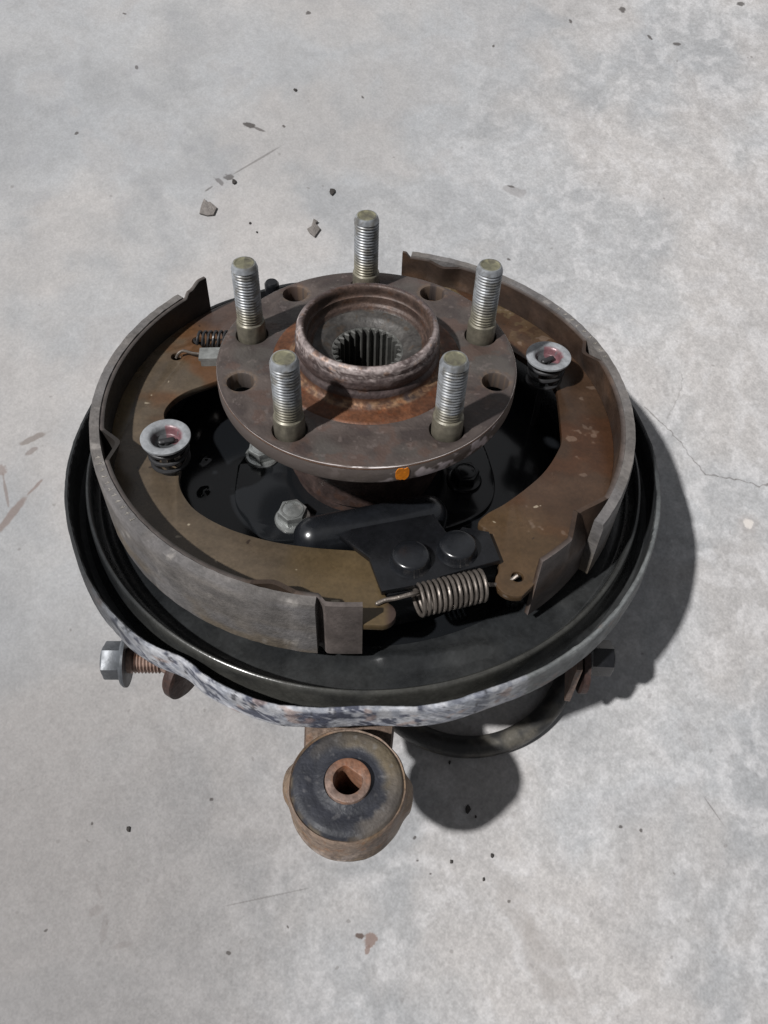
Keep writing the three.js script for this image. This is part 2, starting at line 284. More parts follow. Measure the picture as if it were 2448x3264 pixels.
// --- backing plate
{
  const dent = (a) => {                              // a: clockwise degrees; the lip is bent inwards at the front
    const g = (c, w) => Math.exp(-(((a - c) / w) ** 2));
    return -3.4 * g(176, 8) - 3.2 * g(209, 5) + 1.6 * g(193, 7) - 1.6 * g(158, 8) + 1.2 * g(228, 12) + 0.5 * Math.sin(rad(a * 7)) * g(190, 40);
  };
  const prof = [[150.0, -74.5], [150.6, -73], [150.7, -70], [150.6, -66], [150.5, -62], [150.2, -59.6], [149.6, -58.9], [148.6, -58.8], [148.0, -59.4], [147.9, -62], [147.6, -70], [146.6, -74], [144, -75.6], [142, -74.4], [141.0, -71], [140.7, -63],
    [140.4, -60], [139.8, -58.9], [138.9, -58.7], [138.1, -59.4], [137.6, -61], [137.0, -66], [136.2, -69.2], [134, -70.6], [128, -71.2], [118, -71.4], [110, -71.4],
    [110, -74.2], [130, -75], [137, -75], [140, -77.5], [143, -79], [146.5, -77.5], [148, -75.6], [149, -75], [150.0, -74.5]];
  const plateColour = (x, y, z, nx, ny, nz) => {
      const [r, a] = polar(x, z);
      const outer = r - dent(a) > 147.9 && y > -78, front = Math.exp(-(((a - 185) / 42) ** 6));
      const right = Math.exp(-(((a - 128) / 34) ** 4));
      let c = [40, 42, 44];
      const dust = f3(x / 22, y / 10, z / 22, 5), d2 = f3(x / 5, y / 5, z / 5, 8);
      const dz = step(95, 128, r) * step(134, 152, a) * step(232, 205, a) + step(105, 125, r) * step(100, 122, a) * step(160, 130, a);
      c = mixc(c, [62, 63, 63], clamp(dz) * (0.35 + 0.5 * step(.35, .65, dust)));
      if (r > 136.8 && r < 141.5) c = mixc(c, [84, 83, 78], (.15 + .85 * step(70, 20, Math.abs(a - 172))) * (0.55 * step(.3, .6, dust) + .2));
      if (outer) {
        const worn = Math.max(front, 0.75 * right);
        let k = mixc([158, 162, 172], [196, 197, 202], step(.35, .65, d2));
        const blot = f3(x / 7, y / 5, z / 7, 12) + 0.14 * (f3(x / 1.5, y / 1.5, z / 1.5, 13) - .5), scr = f2((x + y * 1.3) / 1.1 + 200, (y - x * .2) / 9 + 200, 3, 14);
        k = mixc(k, [74, 78, 94], step(.50, .58, blot) * (front > .5 ? .9 * (a > 168 ? 1 : .4) : .25));
        k = mixc(k, [206, 208, 214], .7 * step(.60, .68, scr));
        k = mixc(k, [58, 58, 64], .7 * step(.69, .72, f3(x / 2.4, y / 2.4, z / 2.4, 16)));
        if (a < 150) k = mixc(k, [138, 142, 140], .75);
        k = mixc(k, [170, 140, 128], .5 * step(.62, .7, f3(x / 9, y / 6, z / 9, 15)));
        c = mixc(c, k, worn * (y > -76 ? 1 : .4));
      }
      return c;
    };
  const shape = (gg) => {
    const p = gg.attributes.position;
    for (let i = 0; i < p.count; i++) {
      const x = p.getX(i), y = p.getY(i), z = p.getZ(i), [r, a] = polar(x, z), w = step(145, 148, r);
      const rib = r < 131 && r > 108 && y > -72.5 ? 2.6 * step(4.6, 1.2, Math.abs(r - 119 + (a - 163) * .25)) * step(15, 10, Math.abs(a - 163)) : 0;
      const dr = dent(a) * w + w * 0.5 * (n2(x / 9, z / 9, 300) - .5) + w * .25 * (n2(x / 2.5, z / 2.5 + y, 303) - .5), dy = w * step(-72, -62, y) * (-0.9 * Math.exp(-(((a - 178) / 10) ** 2)) + 0.7 * (n2(x / 12, z / 12, 301) - .5)) + rib;
      p.setXYZ(i, x * (r + dr) / r, y + dy, z * (r + dr) / r);
    }
    return gg;
  };
  const plate = part('backing_plate', shape(lathe(dense(prof.slice(12), 3), 480)), M.plate, brake, { crease: 50, colour: plateColour });
  part('plate_rim', shape(lathe(dense([[148, -75.6], [149, -75], ...prof.slice(0, 13)], .9), 900)), M.rim, plate, { crease: 40, colour: plateColour });
  {
    const P2 = []; const q = [[110.5, -71.2], [104, -71], [98, -70.6], [92, -70.2], [80, -70], [66, -70], [58, -69.8], [50, -69.4], [43, -69.2], [34, -69.2], [34, -71], [110.5, -73.6], [110.5, -71.2]];
    for (let i = 0; i + 1 < q.length; i++) { const [a, b] = q[i], [c, d] = q[i + 1], k = Math.max(1, Math.ceil(Math.hypot(c - a, d - b) / 1.6)); for (let j = 0; j < k; j++) P2.push([mix(a, c, j / k), mix(b, d, j / k)]); } P2.push(q[q.length - 1]);
    const g2 = lathe(P2, 300), p2 = g2.attributes.position;
    for (let i = 0; i < p2.count; i++) {
      const x = p2.getX(i), z = p2.getZ(i), y = p2.getY(i); if (y < -72.4) continue;
      const h = (cx, cz, r) => step(r, 0, Math.hypot(x - cx, z - cz));
      p2.setY(i, y + 2 * h(-80.5, 25.5, 3.6) + 1.8 * h(-84.6, 3, 3.2));
    }
    part('plate_floor', g2, M.pan, plate, { crease: 60 });
  }
  // reinforcement under the bolts
  part('plate_stiffener', slab([[-66, 8], [-64, 31], [-56, 44], [-46, 56], [-20, 54], [30, 48], [62, 30], [66, 0], [50, -36], [0, -50], [-45, -38]].map(([x, z]) => [x, z]), -67.6, 3.2, 1.2, [[0, 0, 33]], true), M.pan, plate);
}
for (const [x, z, t, m] of [[-33.6, 42.6, .3, 0], [51.2, 12, .1, 1], [-54, 1, .5, 0], [38, -42, 0, 1]])
  part('plate_bolt', hexBolt(12.5, 6, 9, 1.6), m ? M.enamel : M.shiny, brake, { at: [x, -67.6, z], turn: t, label: m ? 'black hexagon bolt in the backing plate' : 'shiny zinc hexagon bolt in the backing plate', colour: (X, Y) => [225, 228, 226] });

// the stamped anchor boss, a long glossy dome behind the pins
{
  const A = new THREE.Vector3(-20.5, -48, 67), B = new THREE.Vector3(31, -48, 51), L = A.distanceTo(B), R = 9.6;
  const g = new THREE.CapsuleGeometry(R, L, 12, 28).rotateZ(-PI / 2);
  g.rotateY(Math.atan2(-(B.z - A.z), B.x - A.x)); g.translate((A.x + B.x) / 2, -50, (A.z + B.z) / 2);
  const p = g.attributes.position; for (let i = 0; i < p.count; i++) { const y = p.getY(i); if (y < -50) p.setY(i, -50 + (y + 50) * 2.2); }
  part('anchor_boss', g, M.gloss, brake, { crease: 60 });
}
{
  const pts = [[-8, 76], [-3, 72], [10, 68], [22, 64.5], [33.5, 61], [35.5, 65.5], [39, 71.5], [43.5, 71.5], [46, 68], [57.8, 70], [62, 85.4], [36.3, 95.5], [33, 98.5], [11.5, 104.5], [5.5, 87.5]];
  const plate = part('anchor_plate', slab(pts, -36.4, 3.2, .5), M.enamel, brake);
  part('anchor_block', slab([[8, 90], [60, 73], [62, 82], [40, 93], [30, 99], [14, 104]], -39.8, 26, 1), M.enamel, brake);
  for (const [x, z] of [[23.2, 88.4], [43.3, 81.6]])
    part('anchor_pin', lathe([[0, 4.9], [5, 4.8], [6.9, 4.6], [7.7, 4.1], [8.1, 3.2], [8.2, 0.4], [8.9, -0.4], [9.3, -1]], 56), M.gloss, plate, { at: [x, -35.6, z], crease: 70 });
}

// --- brake shoes
const SHOES = {
  left: { c: [-8, -2.5], R: 124.0, lin: [183, 307], tab: [174.2, 314.3], notches: [[250, 5.2, 8.5], [192, 5, 4]] },
  right: { c: [1.5, -1.4], R: 128.2, lin: [8.5, 125.5], tab: [6.2, 142.2], notches: [[69, 4, 6.5], [126, 8, 9], [18, 4.5, 5]] },
};
const isLeft = (S) => S === SHOES.left;
function webColour(S) {
  return (x, y, z) => {
    const a = f3(x / 26, y / 20, z / 26, 40), b = f3(x / 6, y / 6, z / 6, 41), [, th] = polar(x, z);
    let c;
    if (isLeft(S)) {
      c = mixc([77, 67, 55], [88, 77, 64], step(.35, .65, a));
      c = mixc(c, [88, 58, 36], .75 * step(.40, .60, f3(x / 22, 1, z / 22, 45)) * step(245, 285, th));
      c = mixc(c, [72, 60, 56], .85 * step(300, 306, th + 6 * (a - .5)));
      c = mixc(c, [84, 70, 48], .75 * step(.42, .58, f3(x / 30 + 3, 2, z / 40, 46)) * step(220, 195, th));
      c = mixc(c, [58, 46, 43], .9 * step(180, 178, th) * step(103, 106, Math.hypot(x, z)) * step(160, 164, th));  // ear darkened: the shadow of the table end is painted into its colour
      c = mixc(c, [166, 156, 138], .8 * step(.77, .82, b));
    } else {
      c = mixc([58, 43, 32], [69, 52, 40], step(.35, .65, a));
      c = mixc(c, [66, 40, 24], .6 * step(.5, .66, f3(x / 24, 1, z / 24, 47)));
      c = mixc(c, [84, 68, 46], .5 * step(122, 138, th));
      c = mixc(c, [96, 86, 62], .7 * step(60, 20, th) * step(.5, .58, b));
      c = mixc(c, [112, 98, 88], .5 * step(.70, .77, b));
    }
    const g = 1 + .1 * (b - .5); return [c[0] * g, c[1] * g, c[2] * g];
  };
}
for (const [key, S] of Object.entries(SHOES)) {
  const shoe = new THREE.Group(); shoe.name = 'brake_shoe';
  shoe.userData.label = key === 'left' ? 'brake shoe on the left with the tan web' : 'brake shoe on the right with the rust brown web';
  brake.add(shoe);
  const [cx, cz] = S.c, rT = S.R - 5;                // outer radius of the steel table
  const dth = (th, c) => { let d = th - c; return d; };
  const tableProf = (th) => {
    const e0 = Math.min(Math.abs(th - S.tab[0]), Math.abs(th - S.tab[1])), end = th < S.lin[0] ? S.lin[0] - th : th > S.lin[1] ? th - S.lin[1] : 0, rise = (isLeft(S) ? (th < 200 ? -.6 : 3.2) : 3.2) * step(0, 1.5, end) + (isLeft(S) && th > 309 ? 3.5 * step(309, 312.5, th) : 0);
    return loop(rT - 2.2, rT, -62.5, -25.7 + rise, 1, 14).map(([r, y]) => {
      let d = isLeft(S) ? -3.4 * step(182.8, 181, th) : 0;
      for (const [c, w, k] of S.notches) { const q = Math.abs(th - c) / w; if (q < 1) d += k * (1 - Math.sqrt(q * q + .04) / 1.02) * step(-43, -23, y); }
      return [r - d, y];
    });
  };
  part('table', arcSolid(cx, cz, S.tab[0], S.tab[1], 260, tableProf), M.shoe, shoe, {
    crease: 30,
    colour: (x, y, z, nx, ny) => {
      const b = f3(x / 9, y / 9, z / 9, 50), a = f3(x / 30, y / 14, z / 30, 51), [r] = polar(x - cx, z - cz);
      let c = isLeft(S) ? [44, 40, 37] : mixc([58, 44, 36], [74, 58, 47], step(.35, .65, a));
      if (r > rT - .4) c = mixc([96, 88, 85], [116, 107, 103], b);
      c = mixc(c, [112, 78, 54], .3 * step(.55, .7, a));
      if (ny > .7) c = mixc(c, [100, 92, 86], .7 * step(.35, .6, b));
      const g = 1 + .3 * (b - .5); return [c[0] * g, c[1] * g, c[2] * g];
    },
  });
  const linProf = (th) => {
    const j = .35 * (n2(th * .7, 3, 70) - .5);
    return loop(rT + .05, S.R + 0.2 * (n2(th * .6, 8, 72) - .5), -60.5, -25 + j, 3, 12).map(([r, y]) => [r > S.R - .4 && y > -26 ? r - .6 : r, y]);
  };
  part('lining', arcSolid(cx, cz, S.lin[0], S.lin[1], 340, linProf), M.lining, shoe, {
    crease: 45,
    colour: (x, y, z, nx, ny) => {
      const [r, th] = polar(x - cx, z - cz), st = n2(th / 12, y / 1.3, 81) * .6 + .4 * n2(th / 5, y / .6, 82), b = f3(x / 5, y / 5, z / 5, 83), a = f3(x / 24, y / 9, z / 24, 84);
      let c = mixc([98, 95, 94], [128, 122, 117], st);
      c = mixc(c, [116, 100, 78], .5 * step(.5, .62, a) * step(-40, -60, y));
      c = mixc(c, [122, 120, 122], .5 * step(.55, .42, a));
      c = mixc(c, [160, 155, 150], .7 * step(.68, .78, b));
      if (ny > .6) c = mixc([94, 90, 85], [112, 107, 101], b);
      if (ny > .2 && r > S.R - 1) c = mixc(c, [156, 149, 142], .6 * step(.42, .6, b));
      return c;
    },
  });
}
function strokes(S, t0, t1, n, parent, name) {        // small stamped characters, too worn to read, on the top edge of a lining
  const gs = [], [cx, cz] = S.c, P = (th, r) => [cx + r * Math.sin(rad(th)), -24.9, cz - r * Math.cos(rad(th))];
  for (let i = 0; i < n; i++) {
    const th = mix(t0, t1, i / (n - 1)), r = S.R - 3.9, w = .45;
    gs.push(tube([P(th, r), P(th + (rnd() - .5) * w, r + 2.2)], 3, .16, 5));
    gs.push(tube([P(th, r + 2.2 * rnd()), P(th + w, r + 2.2 * rnd())], 3, .16, 5));
  }
  part(name, gs, M.mark, parent);
}
const webUV = (g) => { const p = g.attributes.position, uv = new Float32Array(p.count * 2); for (let i = 0; i < p.count; i++) { uv[2 * i] = p.getX(i) / 260 + .5 + p.getY(i) * .0012; uv[2 * i + 1] = p.getZ(i) / 260 + .5; } g.setAttribute('uv', new THREE.BufferAttribute(uv, 2)); };
function webMat(S) {
  const f = webColour(S), chips = Array.from({ length: 46 }, () => [mix(-125, 125, rnd()), mix(-125, 125, rnd()), mix(.4, 1.5, rnd()), rnd() * 3.14, rnd()]);
  const t = tex(1024, 1024, (u, v) => {
    const x = (u - .5) * 260, z = (v - .5) * 260, h = f2(x / 1.1 + 300, z / 1.1 + 300, 2, 611), st = f2(x / 16 + z / 30 + 90, z / 5 - x / 40 + 90, 4, 612);
    let c = f(x, -40, z); const g = 1 + .16 * (h - .5) + .22 * (st - .5); c = [c[0] * g, c[1] * g, c[2] * g];
    for (const [cx, cz, r, a, k] of chips) { const dx = x - cx, dz = z - cz; if (dx * dx + dz * dz < 9) { const q = Math.hypot((dx * Math.cos(a) + dz * Math.sin(a)) / r, (dz * Math.cos(a) - dx * Math.sin(a)) / (r * .45)) + 1.4 * (h - .5); c = mixc(c, k > .6 ? [176, 166, 148] : [40, 32, 28], .7 * step(1.1, .7, q)); } }
    return c;
  });
  return mat('oily shoe web', [255, 255, 255], { map: t, roughness: .36, roughnessMap: rep(roughMap, 3), bumpMap: rep(bumpMap, 3), bumpScale: .00006 });
}
const [shoeL, shoeR] = brake.children.filter((o) => o.name === 'brake_shoe');
strokes(SHOES.left, 246, 226, 11, shoeL, 'stamped_mark');
strokes(SHOES.right, 52, 72, 9, shoeR, 'stamped_mark');
// webs, outlined in (x, z)
const ring = (S, t0, t1, n, r) => Array.from({ length: n + 1 }, (_, i) => { const a = rad(mix(t0, t1, i / n)); return [S.c[0] + r * Math.sin(a), S.c[1] - r * Math.cos(a)]; });
const spline = (pts, n) => new THREE.SplineCurve(pts.map((p) => new THREE.Vector2(...p))).getPoints(n).map((v) => [v.x, v.y]);
{
  const S = SHOES.left, rw = S.R - 7.1;
  const ear = Array.from({ length: 9 }, (_, i) => { const a = rad(mix(80, -60, i / 8)); return [11.5 + 6.5 * Math.cos(a), 113 + 6 * Math.sin(a)]; });
  const inner = spline([[6.8, 81.2], [-6, 81], [-19.6, 80.4], [-38.1, 78], [-57.4, 72.1], [-72.8, 63.3], [-81, 54], [-85, 45], [-86, 36], [-89, 24], [-95, 13], [-100.6, 2.4], [-99.5, -6.6], [-93.1, -15.5], [-79.1, -24.8], [-66, -33], [-58, -46], [-50, -64], [-47, -78], [-62, -92], [-76, -98]], 90);
  const pts = [...inner, ...ring(S, 318, 186, 70, rw), [2, 119], ...ear, [14.6, 106], [10.3, 99.8]];
  part('web', slab(pts, -40, 4, .5, [[-94, 27, 3], [-103, -43, 3], [-94, -57, 3.4]]), webMat(S), shoeL, { uv: webUV });
}
{
  const S = SHOES.right, rw = S.R - 7.1;
  const inner = spline([[58.1, 66.7], [53.6, 62.5], [58, 56.5], [64.9, 51.3], [70.7, 46.1], [77.2, 39.6], [84, 32], [89.3, 24.2], [94, 15], [96.6, 7.6], [97.4, -5], [97.8, -19.7], [96.9, -32.5], [88, -48], [74, -62], [56, -74], [38, -84], [24, -92], [16, -104], [15, -112]], 90);
  const ear = Array.from({ length: 10 }, (_, i) => { const a = rad(mix(70, 215, i / 9)); return [68 + 8.2 * Math.cos(a), 94 + 7.6 * Math.sin(a)]; });
  const pts = [...inner, ...ring(S, 8, 139.5, 70, rw), ...ear, [61.9, 86]];
  part('web', slab(pts, -40, 4, .5, [[69.5, 91.3, 2.6], [92.7, -42, 3]]), webMat(S), shoeR, { uv: webUV });
}
// shoe hold-downs: a dished cup on a coil, pin head turned across the slot
for (const [shoe, x, z, turn, lab] of [[shoeL, -90.3, 34.5, .35, 'grey hold-down cup with red paint, in full light'], [shoeR, 90.9, -35.1, .6, 'hold-down cup half in the shade with a red paint dab']]) {
  const y = -22;
  const cup = part('hold_down_cup', lathe([[0, -4.4], [5.3, -4.4], [6.0, -3.8], [6.3, -1.8], [7, -.4], [8.2, 0], [10.8, .25], [11.4, 0], [11.4, -1], [10.4, -1.3], [7.6, -1.4], [6.9, -2.2], [6.7, -5.2], [5.8, -5.6], [0, -5.6]], 64), M.cup, brake, {
    at: [x, y, z], label: lab, crease: 50,
    colour: (X, Y, Z) => { const r = Math.hypot(X, Z), a = Math.atan2(X, -Z), b = f3(X / 2, Y / 2, Z / 2, 92); let c = [166, 169, 173]; if (r < 8 && Y > -6) { c = mixc([84, 86, 88], c, step(5, 8, r)); if (Math.abs(a - .75) < .95 && r > 2.2) c = mixc(c, [132, 88, 94], .9 * step(.3, .55, b + .15)); } const g = 1 + .2 * (b - .5); return [c[0] * g, c[1] * g, c[2] * g]; },
  });
  const ch = [];
  part('pin_head', new THREE.CapsuleGeometry(1.5, 5.2, 6, 10).rotateZ(PI / 2).scale(1, .8, 1).rotateY(turn).translate(0, -2.8, 0), M.wireDark, cup, { local: true });
  part('hold_down_spring', tube((t) => { const a = t * 2.6 * 2 * PI; return [x + (9.2 - .9 * t) * Math.cos(a), y - 3.4 - 13.2 * t, z + (9.2 - .9 * t) * Math.sin(a)]; }, 130, 1.05, 8), M.wireDark, brake);
  part('hold_down_pin', cyl(1.7, 1.7, 46, 12).translate(x, -48, z), M.wireDark, brake);
}
// lower return spring between the two shoe ears
{
  const a = new THREE.Vector3(26.5, -40.2, 105.9), b = new THREE.Vector3(54.6, -40.2, 96.4), d = b.clone().sub(a), L = d.length(), ax = d.normalize(), sd = new THREE.Vector3(-ax.z, 0, ax.x);
  const N = 13;
  const pts = (t) => { const q = t * N * 2 * PI + PI; const c = a.clone().addScaledVector(ax, L * t).addScaledVector(sd, 6.6 * Math.cos(q)); return [c.x, c.y + 6.6 * Math.sin(q), c.z]; };
  const coil = part('return_spring', tube(pts, 520, .84, 8), M.wire, brake, { label: 'bare steel coil return spring at the front' });
  part('spring_hook', [tube([[10, -39, 109], [13, -38.4, 107.6], [17, -38, 106.8], [21, -37.4, 105.8], [24.5, -37.2, 104.6], [26.5, -38, 103.2], [25.6, -40, 100.6], [25.4, -42, 99.4]], 40, 1.0, 8), ball(10, -39, 109, 1)], M.wire, coil);
  part('spring_hook', [tube([[55, -40, 96], [58, -40.5, 95.8], [62, -41.2, 94.8], [66, -41, 93], [69.5, -39, 91.3]], 30, .95, 8)], M.wire, coil);
}
// adjuster with its small spring, at the back left
{
  const strut = part('adjuster', [new THREE.BoxGeometry(44, 9, 6).rotateY(.1).translate(-67, -40, -41), new THREE.BoxGeometry(46, 1.6, 9).rotateY(.1).translate(-67, -35.6, -42.4), cyl(3.4, 3.4, 40, 16).rotateZ(PI / 2).rotateY(.1).translate(-50, -41, -46)], M.zinc, brake, { colour: (x, y, z) => [150, 152, 150] });
  part('adjuster_spring', [tube((t) => { const q = t * 11 * 2 * PI; return [-92 + 30 * t, -34.4 + 4 * Math.sin(q), -51 + 4 * Math.cos(q) - 3 * t]; }, 360, .75, 7), tube([[-92, -34.4, -47], [-94, -35, -50], [-95, -37, -54], [-94, -40, -57]], 20, .75, 7)], M.wireDark, brake);
  part('adjuster_hook', tube([[-88, -37, -42], [-94, -37, -42.5], [-99, -36.5, -43.5], [-101.5, -37.5, -42.5], [-103, -40, -41.5]], 24, .8, 8), M.wire, brake);
}
{ // wheel cylinder at the back, with its rubber boots
  part('wheel_cylinder', [cyl(9, 9, 46, 32).rotateZ(PI / 2).rotateY(.1).translate(-18, -60, -110), new THREE.BoxGeometry(34, 12, 20).translate(-18, -63, -110), lathe([[0, 5], [3.4, 5], [4.4, 3.6], [4.4, -8]], 20).translate(-63, -52.5, -124)], M.enamel, brake);
}

// --- hub: flange, pilot, studs
const holes = [[61.2, -109.4], [63, -38.9], [63, 29.6], [62, 101.3]].map(([r, a]) => [(r - 2) * Math.sin(rad(a)), -(r - 2) * Math.cos(rad(a)), 5.9]);
const studs = Array.from({ length: 5 }, (_, i) => { const a = -0.061 + i * 2 * PI / 5; return [57.15 * Math.sin(a), -57.15 * Math.cos(a), 7.4]; });
const hub = new THREE.Group(); hub.name = 'wheel_hub'; hub.userData.label = 'rusty round wheel hub with five studs'; brake.add(hub);
const flangeMap = tex(1024, 1024, (u, v) => {
  const x = (u - .5) * 150, z = (v - .5) * 150, r = Math.hypot(x, z);
  const a = f2(x / 12 + 50, z / 12 + 50, 5, 400), b = f2(x / 3 + 70, z / 3 + 70, 4, 401), l = f2(x / 34 + 20, z / 34 + 20, 3, 402);
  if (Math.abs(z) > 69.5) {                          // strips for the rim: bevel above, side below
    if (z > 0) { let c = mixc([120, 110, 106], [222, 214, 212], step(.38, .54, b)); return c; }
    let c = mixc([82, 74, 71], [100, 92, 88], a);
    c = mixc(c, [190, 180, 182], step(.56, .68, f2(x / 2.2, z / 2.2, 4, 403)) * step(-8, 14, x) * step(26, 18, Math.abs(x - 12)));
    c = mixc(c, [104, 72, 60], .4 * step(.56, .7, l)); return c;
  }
  let c = mixc([70, 62, 59], [86, 77, 73], step(.35, .65, a));
  c = mixc(c, [80, 78, 75], .6 * step(.5, .64, l));
  c = mixc(c, [88, 68, 60], .5 * step(.57, .7, f2(x / 9, z / 9, 4, 404)));
  c = mixc(c, [64, 56, 55], .5 * step(.46, .34, a));
  const rustR = 41 + 5 * (f2(Math.atan2(x, z) * 4 + 9, r / 12, 3, 405) - .5);
  c = mixc(c, mixc([106, 68, 44], [122, 88, 66], b), (.45 + .45 * step(-10, 14, z)) * step(rustR + 1.2, rustR - 1.2, r));
  for (const [hx, hz, hr] of holes) { const d = Math.hypot(x - hx, z - hz); c = mixc(c, [116, 96, 78], .5 * step(hr + 3, hr + .5, d) * step(.4, .55, b)); }
  c = mixc(c, [116, 106, 102], .4 * step(.68, .76, b));
  return c;
});
M.flange = mat('flange steel', [255, 255, 255], { map: flangeMap, roughness: .62, metalness: .15, bumpMap: rep(bumpMap, 2), bumpScale: .0003 });
{
  const s = new THREE.Shape(); s.absarc(0, 0, 69.25, 0, PI * 2);
  for (const [x, z, r] of [...holes, ...studs, [0, 0, 18]]) { const h = new THREE.Path(); h.absarc(x, z, r, 0, PI * 2, true); s.holes.push(h); }
  const mk = (bev) => flat(new THREE.ExtrudeGeometry(s, { depth: 9.4 - 2.4, bevelThickness: 1.2, bevelSize: 1.2, bevelOffset: -1.2, bevelSegments: 2, curveSegments: 96 }), -1.2);
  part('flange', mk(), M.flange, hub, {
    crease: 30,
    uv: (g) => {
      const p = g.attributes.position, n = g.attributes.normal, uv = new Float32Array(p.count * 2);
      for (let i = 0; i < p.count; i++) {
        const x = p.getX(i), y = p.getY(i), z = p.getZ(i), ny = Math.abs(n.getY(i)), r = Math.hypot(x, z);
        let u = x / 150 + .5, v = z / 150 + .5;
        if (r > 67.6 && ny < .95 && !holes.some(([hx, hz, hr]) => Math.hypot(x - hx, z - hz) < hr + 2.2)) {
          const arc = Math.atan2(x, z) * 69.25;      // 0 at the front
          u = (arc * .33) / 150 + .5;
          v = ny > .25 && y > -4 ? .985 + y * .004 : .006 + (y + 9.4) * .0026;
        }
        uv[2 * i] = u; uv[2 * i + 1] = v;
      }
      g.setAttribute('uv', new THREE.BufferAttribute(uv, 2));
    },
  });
  // orange paint dab on the rim
  const t0 = 162.6, t1 = 167.4, pd = arcSolid(0, 0, t0, t1, 10, (th) => { const q = Math.abs((th - 165) / 2.4), w = Math.sqrt(Math.max(.02, 1 - q ** 3)); return loop(68.6, 69.55, -4.9 - 2.6 * w - 1.2 * n2(th * 1.4, 2, 910), -4.2 + 1.9 * w + 1.6 * n2(th * 1.4, 5, 911), 1, 2); });
  part('paint_mark', pd, M.paint, hub, { label: 'orange paint dab on the rim of the wheel flange' });
}
{
  const prof = [[44, -.2], [43, .5], [40, .9], [36.5, 1.3], [34.2, 2.4], [33.2, 4], [33.0, 6], [32.6, 7.2], [31.9, 7.9], [31.8, 8.6], [32.3, 9.4], [32.6, 11], [32.7, 13.4], [32.4, 14.6], [32.0, 15.2], [32.1, 16.2], [32.0, 17.8], [31.6, 19], [30.8, 19.8], [29.9, 20.1], [29.0, 20.0], [28.4, 19.4], [28.1, 18.4], [28.0, 15.4], [27.7, 14.8], [27.2, 14.5], [27.0, 11.6], [26.6, 10.9], [25.8, 10.5], [25.2, 9.4], [24.6, 8.6], [22.5, 8.2], [20.5, 7.9], [19.6, 7.3], [18, 6.2], [16.4, 5.4]];
  const P = []; for (let i = 0; i + 1 < prof.length; i++) { const [a, b] = prof[i], [c, d] = prof[i + 1], k = Math.max(1, Math.ceil(Math.hypot(c - a, d - b) / 1)); for (let j = 0; j < k; j++) P.push([mix(a, c, j / k), mix(b, d, j / k)]); } P.push(prof[prof.length - 1]);
  const g = lathe(P, 220), p = g.attributes.position;
  for (let i = 0; i < p.count; i++) { const x = p.getX(i), y = p.getY(i), z = p.getZ(i), r = Math.hypot(x, z); if (r > 29) { const d = .3 * (f3(x / 2.5, y / 2, z / 2.5, 430) - .5); p.setXYZ(i, x * (1 + d / r), y, z * (1 + d / r)); } }
  part('pilot', g, M.hub, hub, {
    crease: 40,
    colour: (x, y, z) => {
      const r = Math.hypot(x, z), b = f3(x / 1.8, y / 1.4, z / 1.8, 431), a = f3(x / 9, y / 6, z / 9, 432);
      let c = [96, 84, 82]; const an = Math.atan2(x, z), sk = f2(an * 5 + 40, y * 1.5 + 40, 4, 438), fk = f2(an * 32 + 90, y * 1.2 + 90, 3, 439);
      if (r > 29) {
        c = mixc([84, 74, 73], [100, 90, 90], a);
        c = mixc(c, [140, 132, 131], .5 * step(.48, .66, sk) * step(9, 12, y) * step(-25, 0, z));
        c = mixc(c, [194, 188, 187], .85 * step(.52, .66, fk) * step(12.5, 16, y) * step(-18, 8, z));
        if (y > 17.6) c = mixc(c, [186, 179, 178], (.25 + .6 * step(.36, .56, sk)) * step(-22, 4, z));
        if (y < 5) c = mixc(c, [112, 78, 54], .8 * step(.3, .55, a + .1));
        if (y > 1.2 && y < 3.5) c = mixc(c, [176, 148, 114], .6 * step(.4, .6, b));
        if (y < 1.3) c = mixc(c, [108, 70, 46], .9);
      } else if (r > 24.8) c = mixc([76, 64, 60], [96, 80, 71], a);
      else c = mixc([72, 72, 71], [88, 88, 86], a);
      const q = 1 + .3 * (b - .5); return [c[0] * q, c[1] * q, c[2] * q];
    },
  });
  // splined bore: 26 teeth
  const n = 26, s = new THREE.Shape(); s.absarc(0, 0, 17.2, 0, PI * 2);
  const h = new THREE.Path(); for (let i = 0; i <= n; i++) { const a = -i / n * 2 * PI, w = 2 * PI / n, c = (q, r) => [r * Math.cos(a + q * w), r * Math.sin(a + q * w)]; const q = [c(0, 15.6), c(-.18, 15.5), c(-.42, 13.5), c(-.58, 13.5), c(-.82, 15.5)]; q.forEach((k, j) => (i || j) ? h.lineTo(...k) : h.moveTo(...k)); if (i === n) break; }
  s.holes.push(h);
  part('spline', flat(new THREE.ExtrudeGeometry(s, { depth: 44, bevelEnabled: true, bevelThickness: .7, bevelSize: .5, bevelOffset: -.5, bevelSegments: 1, curveSegments: 60 }), 4.6), M.zinc, hub, { crease: 20, colour: (x, y, z) => { const r = Math.hypot(x, z); return y > 3.6 ? [104, 104, 101] : [60, 54, 48]; } });
  // neck below the flange
  const neck = lathe([[47, -9.6], [45, -11.5], [42.5, -13.5], [40.5, -16], [39.2, -22], [38.8, -34], [38.4, -50], [39.4, -56], [39.4, -60], [37.5, -62], [37, -70]], 96);
  part('hub_neck', neck, M.hub, hub, { colour: (x, y, z) => { const a = f3(x / 7, y / 7, z / 7, 440); return mixc([70, 58, 55], [92, 78, 74], step(.35, .7, a)); } });
  part('bore_floor', cyl(17, 17, 2, 40).translate(0, -42, 0), M.soot, hub);
}
